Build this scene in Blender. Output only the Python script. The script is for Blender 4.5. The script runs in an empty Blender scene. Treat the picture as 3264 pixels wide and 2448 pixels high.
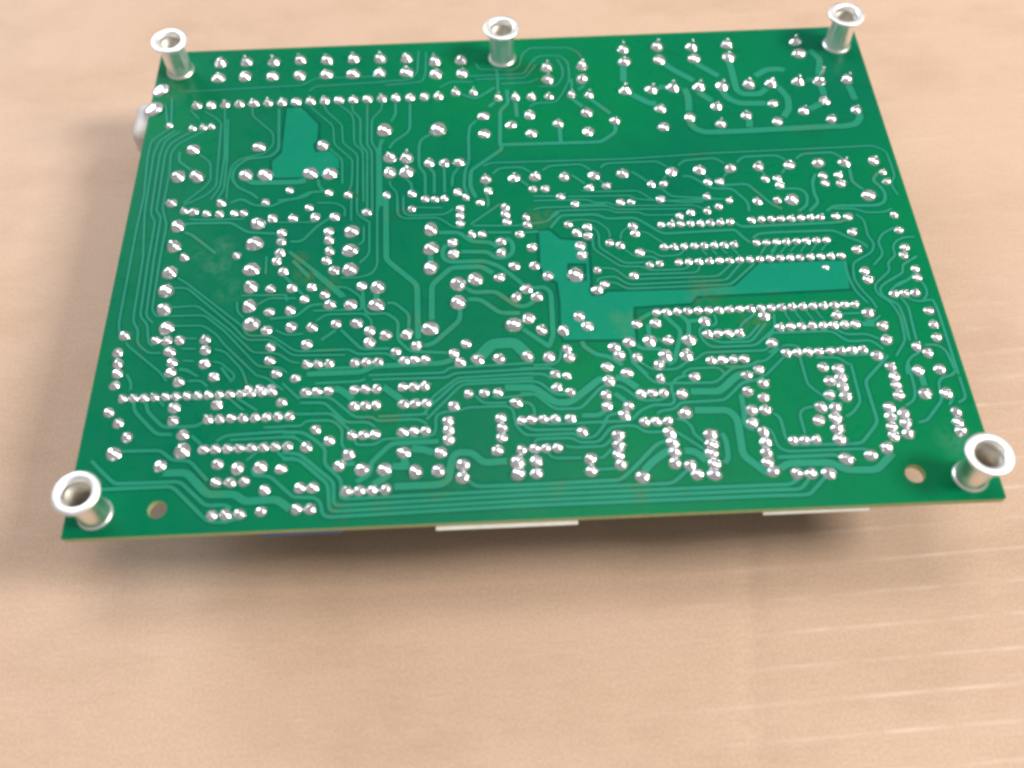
import bpy, bmesh, math, random
from mathutils import Vector, Matrix
from mathutils.geometry import tessellate_polygon
random.seed(7)
MM = 0.001
scene = bpy.context.scene
col = scene.collection
Z0 = 28.6            # height of the board's solder side above the cardboard, mm

# ------------------------------------------------------------------ camera
cam_d = bpy.data.cameras.new('camera')
cam = bpy.data.objects.new('camera', cam_d); col.objects.link(cam)
cam_d.sensor_width = 36.0; cam_d.lens = 34.743
cam_d.clip_start = 0.01; cam_d.clip_end = 20.0
Rc = Matrix(((0.999079, -0.04067, -0.013673), (-0.041892, -0.85568, -0.515807), (0.009278, 0.515905, -0.856596)))
rot = Rc.transposed() @ Matrix(((1,0,0),(0,-1,0),(0,0,-1)))
cam.matrix_world = Matrix.Translation(Vector((-5.739*MM, -157.977*MM, (193.508+Z0)*MM))) @ rot.to_4x4()
cam_d.dof.use_dof = True
cam_d.dof.focus_distance = 0.243
cam_d.dof.aperture_fstop = 9.0
scene.camera = cam

scene.cycles.filter_width = 2.8

# ------------------------------------------------------------------ light (an indoor close-up: room ambience and lamps)
scene.view_settings.view_transform = 'Standard'
scene.view_settings.look = 'None'
scene.view_settings.exposure = 0.0
scene.view_settings.gamma = 1.0
world = bpy.data.worlds.new('World'); scene.world = world
world.use_nodes = True
bg = world.node_tree.nodes['Background']
bg.inputs['Color'].default_value = (1.0, 0.965, 0.92, 1); bg.inputs['Strength'].default_value = 0.40

def area(name, direction, dist, sx, sy, power, color):
    ld = bpy.data.lights.new(name, 'AREA'); ld.shape = 'RECTANGLE'; ld.size = sx; ld.size_y = sy
    ld.energy = power; ld.color = color
    o = bpy.data.objects.new(name, ld); col.objects.link(o)
    d = Vector(direction).normalized()
    o.location = d*dist
    o.rotation_euler = d.to_track_quat('Z', 'Y').to_euler()
    return o
area('lamp_right', (0.80, -0.10, 0.78), 1.7, 0.42, 0.46, 26.0, (1.0, 0.96, 0.90))
area('lamp_ceiling', (0.10, 0.30, 1.0), 1.7, 0.8, 0.45, 9.6, (1.0, 0.97, 0.93))
area('lamp_window', (-0.58, 0.64, 0.50), 1.3, 0.45, 0.40, 8.0, (0.72, 0.85, 1.0))

# ------------------------------------------------------------------ materials
def mat(name):
    m = bpy.data.materials.new(name); m.use_nodes = True
    nt = m.node_tree
    return m, nt, nt.nodes['Principled BSDF']
def noise(nt, scale, detail=3, vec=None, rough=.5):
    n = nt.nodes.new('ShaderNodeTexNoise'); n.inputs['Scale'].default_value = scale
    n.inputs['Detail'].default_value = detail; n.inputs['Roughness'].default_value = rough
    if vec: nt.links.new(vec, n.inputs['Vector'])
    return n
def ramp(nt, src, stops):
    r = nt.nodes.new('ShaderNodeValToRGB')
    while len(r.color_ramp.elements) < len(stops): r.color_ramp.elements.new(0.5)
    for e, (p, c) in zip(r.color_ramp.elements, stops):
        e.position = p; e.color = (*c, 1) if len(c) == 3 else c
    nt.links.new(src, r.inputs['Fac']); return r
def mix(nt, fac, a, b, mode='MIX'):
    m = nt.nodes.new('ShaderNodeMix'); m.data_type = 'RGBA'; m.blend_type = mode
    for k, v in ((0, fac), (6, a), (7, b)):
        if hasattr(v, 'is_output'): nt.links.new(v, m.inputs[k])
        else: m.inputs[k].default_value = v if k == 0 else (*v, 1)
    return m.outputs[2]
def objvec(nt, scale=(1,1,1), rotz=0):
    tc = nt.nodes.new('ShaderNodeTexCoord'); mp = nt.nodes.new('ShaderNodeMapping')
    mp.inputs['Scale'].default_value = scale; mp.inputs['Rotation'].default_value = (0,0,rotz)
    nt.links.new(tc.outputs['Object'], mp.inputs['Vector']); return mp.outputs['Vector']
def bump(nt, bsdf, h, strength, dist):
    b = nt.nodes.new('ShaderNodeBump'); b.inputs['Strength'].default_value = strength; b.inputs['Distance'].default_value = dist
    nt.links.new(h, b.inputs['Height']); nt.links.new(b.outputs['Normal'], bsdf.inputs['Normal'])

STAINS = [(-55.2, -2.9, 3.2), (-53.1, -7.9, 3.5), (-47.1, -11.3, 3.5), (54.4, -26.8, 4.5), (5.5, 7.5, 5), (-94.0, 59.9, 6), (43.7, -17.3, 6), (-41.7, -71.3, 3)]
PALE = [(-74.3, 2.5, 4), (-75.2, -4.3, 6), (-71.7, -11.4, 5), (-80.8, 0.3, 3), (93.6, -60.6, 6)]
def mask_mat(name, c0, c1, tint, tint_amt):
    m, nt, b = mat(name)
    v = objvec(nt)
    n = noise(nt, 16, 4, v); r = ramp(nt, n.outputs['Fac'], [(.35, c0), (.65, c1)])
    n2 = noise(nt, 70, 5, v, .65); r2 = ramp(nt, n2.outputs['Fac'], [(.56, (0,0,0)), (.74, (tint_amt,)*3)])
    out = mix(nt, r2.outputs['Color'], r.outputs['Color'], tint)
    # brown flux residue and pale dried cleaner left in patches after soldering
    for spots, scale, amt, tone in ((STAINS, 380, .30, (.17,.105,.022)), (PALE, 300, .38, (.085,.24,.165))):
        tot = None
        for x, y, rad in spots:
            vm = nt.nodes.new('ShaderNodeVectorMath'); vm.operation = 'DISTANCE'
            nt.links.new(v, vm.inputs[0]); vm.inputs[1].default_value = (x*MM, y*MM, Z0*MM)
            mr = nt.nodes.new('ShaderNodeMapRange'); mr.inputs['From Min'].default_value = rad*MM; mr.inputs['From Max'].default_value = 0.0
            nt.links.new(vm.outputs['Value'], mr.inputs['Value'])
            if tot is None: tot = mr.outputs[0]
            else:
                ad = nt.nodes.new('ShaderNodeMath'); ad.operation = 'MAXIMUM'
                nt.links.new(tot, ad.inputs[0]); nt.links.new(mr.outputs[0], ad.inputs[1]); tot = ad.outputs[0]
        ns = noise(nt, scale, 4, v, .7); rs = ramp(nt, ns.outputs['Fac'], [(.42, (0,0,0)), (.58, (amt,)*3)])
        ml = nt.nodes.new('ShaderNodeMath'); ml.operation = 'MULTIPLY'
        nt.links.new(tot, ml.inputs[0]); nt.links.new(rs.outputs['Color'], ml.inputs[1])
        out = mix(nt, ml.outputs[0], out, tone)
    nt.links.new(out, b.inputs['Base Color'])
    n3 = noise(nt, 260, 3, v); r3 = ramp(nt, n3.outputs['Fac'], [(.3, (.24,)*3), (.75, (.42,)*3)])
    nt.links.new(r3.outputs['Color'], b.inputs['Roughness'])
    n4 = noise(nt, 1500, 2, v); bump(nt, b, n4.outputs['Fac'], .10, .0002)
    b.inputs['Specular IOR Level'].default_value = .06
    return m
M_board = mask_mat('solder_mask', (.0002,.126,.066), (.0002,.164,.060), (.004,.100,.036), .4)
M_trace = mask_mat('mask_over_trace', (.014,.210,.122), (.022,.243,.144), (.085,.170,.060), .75)
M_pool = mask_mat('mask_pooled_at_track_edge', (.0002,.080,.050), (.0002,.102,.060), (.006,.070,.032), .5)
M_pour = mask_mat('mask_over_copper', (.003,.192,.114), (.005,.218,.128), (.06,.22,.10), .6)

M_edge, nt, b = mat('fibreglass_edge')
n = noise(nt, 900, 3, objvec(nt, (1,1,3)))
nt.links.new(ramp(nt, n.outputs['Fac'], [(.3, (.30,.40,.16)), (.7, (.45,.52,.26))]).outputs['Color'], b.inputs['Base Color'])
b.inputs['Roughness'].default_value = .55; b.inputs['Subsurface Weight'].default_value = 0.0

def metal(name, c0, c1, r0, r1, bs=.12, sc=700):
    m, nt, b = mat(name)
    v = objvec(nt)
    n = noise(nt, sc, 4, v)
    nt.links.new(ramp(nt, n.outputs['Fac'], [(.3, c0), (.7, c1)]).outputs['Color'], b.inputs['Base Color'])
    nt.links.new(ramp(nt, n.outputs['Fac'], [(.3, (r0,)*3), (.7, (r1,)*3)]).outputs['Color'], b.inputs['Roughness'])
    b.inputs['Metallic'].default_value = 1.0
    n2 = noise(nt, sc*1.4, 3, v); bump(nt, b, n2.outputs['Fac'], bs, .0004)
    return m
M_solder = metal('solder', (.74,.72,.75), (.88,.87,.89), .13, .24, .20, 900)
M_nickel = metal('nickel', (.86,.85,.83), (.93,.92,.90), .28, .44, .05, 260)
M_bore = metal('dull_bore', (.50,.46,.40), (.62,.58,.51), .45, .6, .1, 260)
M_rim = metal('satin_nickel', (.88,.87,.87), (.95,.94,.94), .38, .52, .08, 300)
def plastic(name, c, r, sss=0):
    m, nt, b = mat(name)
    n = noise(nt, 300, 3, objvec(nt))
    nt.links.new(ramp(nt, n.outputs['Fac'], [(.3, tuple(x*.88 for x in c)), (.7, c)]).outputs['Color'], b.inputs['Base Color'])
    b.inputs['Roughness'].default_value = r; return m
M_white = plastic('white_nylon', (.80,.77,.72), .35)
M_haze, nt, b = mat('milky_nylon')
n = noise(nt, 200, 3, objvec(nt)); nt.links.new(ramp(nt, n.outputs['Fac'], [(.3, (.84,.80,.77)), (.7, (.90,.87,.84))]).outputs['Color'], b.inputs['Base Color'])
b.inputs['Transmission Weight'].default_value = .45; b.inputs['Roughness'].default_value = .5; b.inputs['IOR'].default_value = 1.4
M_black = plastic('black_plastic', (.025,.024,.024), .45)
M_blue = plastic('blue_sleeve', (.06,.10,.30), .4)

M_card, nt, b = mat('cardboard')
v = objvec(nt, (1,1,1), -0.04)
va = objvec(nt, (22, 150, 60), -0.045)
blot = noise(nt, 11, 4, v); c1 = ramp(nt, blot.outputs['Fac'], [(.30, (.578,.394,.284)), (.52, (.600,.414,.298)), (.75, (.610,.416,.312))])
fib = noise(nt, 6.0, 6, va, .62); c2 = ramp(nt, fib.outputs['Fac'], [(.25, (.95,.945,.94)), (.5, (.99,.99,.99)), (.75, (1.02,1.02,1.02))])
speck = noise(nt, 1400, 2, v); c3 = ramp(nt, speck.outputs['Fac'], [(.35, (.93,.93,.93)), (.65, (1.05,1.05,1.05))])
base = mix(nt, 1.0, c1.outputs['Color'], c2.outputs['Color'], 'MULTIPLY')
base = mix(nt, 1.0, base, c3.outputs['Color'], 'MULTIPLY')
smn = noise(nt, 19, 5, objvec(nt, (1, 1.8, 1), .5), .6); sm = ramp(nt, smn.outputs['Fac'], [(.34, (.90,.885,.86)), (.52, (1,1,1))])
base = mix(nt, 1.0, base, sm.outputs['Color'], 'MULTIPLY')
# pale flute crests: scuffed paper, plus the ridges' highlights painted into the colour
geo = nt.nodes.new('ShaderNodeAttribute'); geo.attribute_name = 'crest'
breakn = noise(nt, 5, 4, objvec(nt, (14, 60, 1), -0.04)); wr = ramp(nt, breakn.outputs['Fac'], [(.38, (0,0,0)), (.62, (1,1,1))])
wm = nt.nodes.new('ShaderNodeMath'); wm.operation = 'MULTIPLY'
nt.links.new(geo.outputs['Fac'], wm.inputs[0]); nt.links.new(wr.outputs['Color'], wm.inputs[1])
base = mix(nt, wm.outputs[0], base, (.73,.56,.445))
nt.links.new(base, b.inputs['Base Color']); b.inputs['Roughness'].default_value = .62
b.inputs['Specular IOR Level'].default_value = .25
bump(nt, b, fib.outputs['Fac'], .12, .0003)

# ------------------------------------------------------------------ helpers
def link(o, parent=None):
    col.objects.link(o)
    if parent: o.parent = parent
    return o
def mesh_obj(name, verts, faces, mats, parent=None, smooth=False, midx=None):
    me = bpy.data.meshes.new(name)
    me.from_pydata([tuple(c*MM for c in v) for v in verts], [], faces)
    for m in mats: me.materials.append(m)
    if midx:
        for p, i in zip(me.polygons, midx): p.material_index = i
    if smooth:
        for p in me.polygons: p.use_smooth = True
    me.update()
    return link(bpy.data.objects.new(name, me), parent)
def lathe(profile, seg=32, closed=False):
    verts, faces = [], []
    n = len(profile)
    for i in range(seg):
        a = 2*math.pi*i/seg
        for r, z in profile: verts.append((r*math.cos(a), r*math.sin(a), z))
    for i in range(seg):
        k = (i+1) % seg
        for q in range(n if closed else n-1):
            w = (q+1) % n
            faces.append((i*n+q, k*n+q, k*n+w, i*n+w))
    return verts, faces
def sweep(path, radii, seg=10):
    """closed round bar along a path (list of Vectors)"""
    verts, faces = [], []
    for i, p in enumerate(path):
        a = path[max(0, i-1)]; c = path[min(len(path)-1, i+1)]
        d = (c-a).normalized()
        u = d.orthogonal().normalized() if abs(d.z) < .99 else Vector((1,0,0))
        if i and abs(d.z) < .99: u = (prev_u - d*prev_u.dot(d)).normalized()
        prev_u = u
        w = d.cross(u)
        for k in range(seg):
            t = 2*math.pi*k/seg
            verts.append(p + u*math.cos(t)*radii[i] + w*math.sin(t)*radii[i])
    for i in range(len(path)-1):
        for k in range(seg):
            m = (k+1) % seg
            faces.append((i*seg+k, i*seg+m, (i+1)*seg+m, (i+1)*seg+k))
    faces.append(tuple(range(seg))[::-1]); faces.append(tuple((len(path)-1)*seg+k for k in range(seg)))
    return [tuple(v) for v in verts], faces
def join(*parts):
    V, F = [], []
    for v, f in parts:
        o = len(V); V += list(v); F += [tuple(i+o for i in q) for q in f]
    return V, F
def bevel_box(x0, x1, y0, y1, z0, z1, bv=.4):
    bm = bmesh.new()
    bmesh.ops.create_cube(bm, size=1)
    for v in bm.verts:
        v.co = Vector(((x0+x1)/2+v.co.x*(x1-x0), (y0+y1)/2+v.co.y*(y1-y0), (z0+z1)/2+v.co.z*(z1-z0)))
    bmesh.ops.bevel(bm, geom=bm.edges[:], offset=bv, segments=2, affect='EDGES', profile=.5)
    bm.verts.ensure_lookup_table()
    V = [tuple(v.co) for v in bm.verts]; F = [tuple(v.index for v in f.verts) for f in bm.faces]
    bm.free(); return V, F

# ------------------------------------------------------------------ the cardboard it lies on
def grid_axis(segments):
    out = []
    for a, b2, step in segments:
        n = max(1, round((b2-a)/step)); out += [a+(b2-a)*i/n for i in range(n)]
    return out + [segments[-1][1]]
xs = grid_axis([(-900,-190,90), (-190,20,5), (20,80,1.5), (80,200,5), (200,900,90)])
ys = grid_axis([(-700,-140,80), (-140,-30,.45), (-30,170,1.0), (170,1100,90)])
def sst(a, b2, x):
    t = max(0, min(1, (x-a)/(b2-a))); return t*t*(3-2*t)
V, F, CR = [], [], []
for y in ys:
    for x in xs:
        q = y - 0.040*x                      # across the flutes
        ph = (q + 87.6)/7.75; d = (ph - round(ph))*7.75
        crest = math.exp(-(d/.38)**2)
        right = sst(5, 75, x)
        amp = .25 + .75*right
        amp *= .55+.45*math.sin(x*.061+round(ph)*2.3)**2
        vis = sst(40, -60, y)*.8+.2
        z = (crest*.05 + (.05*math.cos(2*math.pi*ph)))*amp*vis
        cx = 47.5 + (y+100)*.12              # a soft fold line across the flutes
        z -= .28*math.exp(-((x-cx)/3.2)**2)*sst(-20, -60, y)
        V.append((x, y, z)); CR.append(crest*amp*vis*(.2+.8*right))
nx = len(xs)
for i in range(len(ys)-1):
    for k in range(nx-1): F.append((i*nx+k, i*nx+k+1, (i+1)*nx+k+1, (i+1)*nx+k))
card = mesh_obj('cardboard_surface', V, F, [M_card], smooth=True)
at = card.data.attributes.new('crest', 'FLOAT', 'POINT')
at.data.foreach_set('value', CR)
card['kind'] = 'structure'
card['label'] = 'tan corrugated cardboard sheet under the green circuit board'

# ------------------------------------------------------------------ the circuit board
W, D, TH = 100.0, 74.949, 1.6
board = bpy.data.objects.new('circuit_board', None); link(board)
board['label'] = 'green printed circuit board lying solder side up with silver joints and metal standoffs'
board['category'] = 'circuit board'
def circle(cx, cy, r, n=28):
    return [(cx+r*math.cos(2*math.pi*i/n), cy+r*math.sin(2*math.pi*i/n)) for i in range(n)]
holes = [circle(82.2, -68.2, 2.15), circle(-80.6, -69.0, 2.05)]
def rrect(w, d, r, n=5):
    out = []
    for sx, sy, a0 in ((1,1,0), (-1,1,90), (-1,-1,180), (1,-1,270)):
        for i in range(n):
            a = math.radians(a0+90*i/(n-1)); out.append((sx*(w-r)+r*math.cos(a), sy*(d-r)+r*math.sin(a)))
    return out
def slab(outer, inner, z0, z1, name, mats, parent, side=1):
    loops = [outer]+inner
    flat = [p for l in loops for p in l]
    tri = tessellate_polygon([[Vector((x, y, 0)) for x, y in l] for l in loops])
    n = len(flat)
    V = [(x, y, z1) for x, y in flat]+[(x, y, z0) for x, y in flat]
    F, MI = [], []
    for t in tri:
        a, b2, c = [Vector((*flat[i], 0)) for i in t]
        if (b2-a).cross(c-a).z < 0: t = t[::-1]
        F.append(tuple(t)); MI.append(0); F.append(tuple(i+n for i in t[::-1])); MI.append(0)
    o = 0
    for l in loops:
        m = len(l)
        for i in range(m):
            F.append((o+i, o+(i+1) % m, n+o+(i+1) % m, n+o+i)); MI.append(side)
        o += m
    me = mesh_obj(name, V, F, mats, parent, midx=MI)
    bm = bmesh.new(); bm.from_mesh(me.data); bmesh.ops.recalc_face_normals(bm, faces=bm.faces[:]); bm.to_mesh(me.data); bm.free()
    return me
slab(rrect(W, D, .5), holes, Z0-TH, Z0, 'board_panel', [M_board, M_edge], board)

POURS = [([(-62.07, 50.27), (-58.4, 50.5), (-56.71, 48.65), (-53.04, 43.68), (-52.95, 38.16), (-53.9, 36.11), (-53.27, 33.38), (-49.34, 33.58), (-46.7, 30.36), (-46.55, 27.31), (-51.52, 24.29), (-63.89, 24.71), (-64.53, 30.51), (-62.13, 33.66)], []), ([(4.98, 3.16), (7.56, 3.25), (10.08, 0.18), (13.88, -0.38), (16.72, -1.18), (16.77, -6.2), (16.51, -13.53), (16.01, -16.24), (16.72, -17.7), (19.26, -17.49), (20.51, -16.64), (40.96, -16.93), (51.45, -16.4), (58.47, -9.83), (64.61, -9.9), (78.97, -10.04), (79.55, -11.9), (78.84, -18.58), (58.42, -18.8), (41.79, -18.9), (40.21, -20.9), (26.27, -21.3), (25.92, -24.1), (25.83, -30.58), (9.03, -29.93), (8.55, -28.43), (8.96, -18.92), (8.65, -13.13), (5.87, -11.08), (4.77, -8.41)], [[(11.4, -7.41), (16.09, -7.65), (15.72, -12.97), (11.03, -12.73)]])]
for i, (o, h) in enumerate(POURS):
    slab(o, h, Z0-.02, Z0+.045, 'copper_pour', [M_pour, M_pour], board)

def groove(loop):
    """the bare gap kept round a pour, where the mask dips and reads dark"""
    p = loop+loop[:1]; V, F = [], []
    for i in range(len(p)):
        a, e = Vector(loop[(i-1) % len(loop)]), Vector(loop[(i+1) % len(loop)])
        c = Vector(loop[i % len(loop)])
        d1, d2 = (c-a).normalized(), (e-c).normalized()
        nrm = Vector((-(d1+d2).y, (d1+d2).x)).normalized() if (d1+d2).length > 1e-4 else Vector((-d1.y, d1.x))
        k = 1/max(.5, abs(nrm.dot(Vector((-d1.y, d1.x)))))
        for sgn in (-.75, .75): q = c+nrm*sgn*k; V.append((q.x, q.y, Z0+.0035))
    for i in range(len(p)-1): F.append((i*2, i*2+1, i*2+3, i*2+2))
    return V, F
for o, h in POURS:
    for l in [o]+h:
        v, f = groove(l); mesh_obj('clearance_gap', v, f, [M_pool], board)

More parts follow.
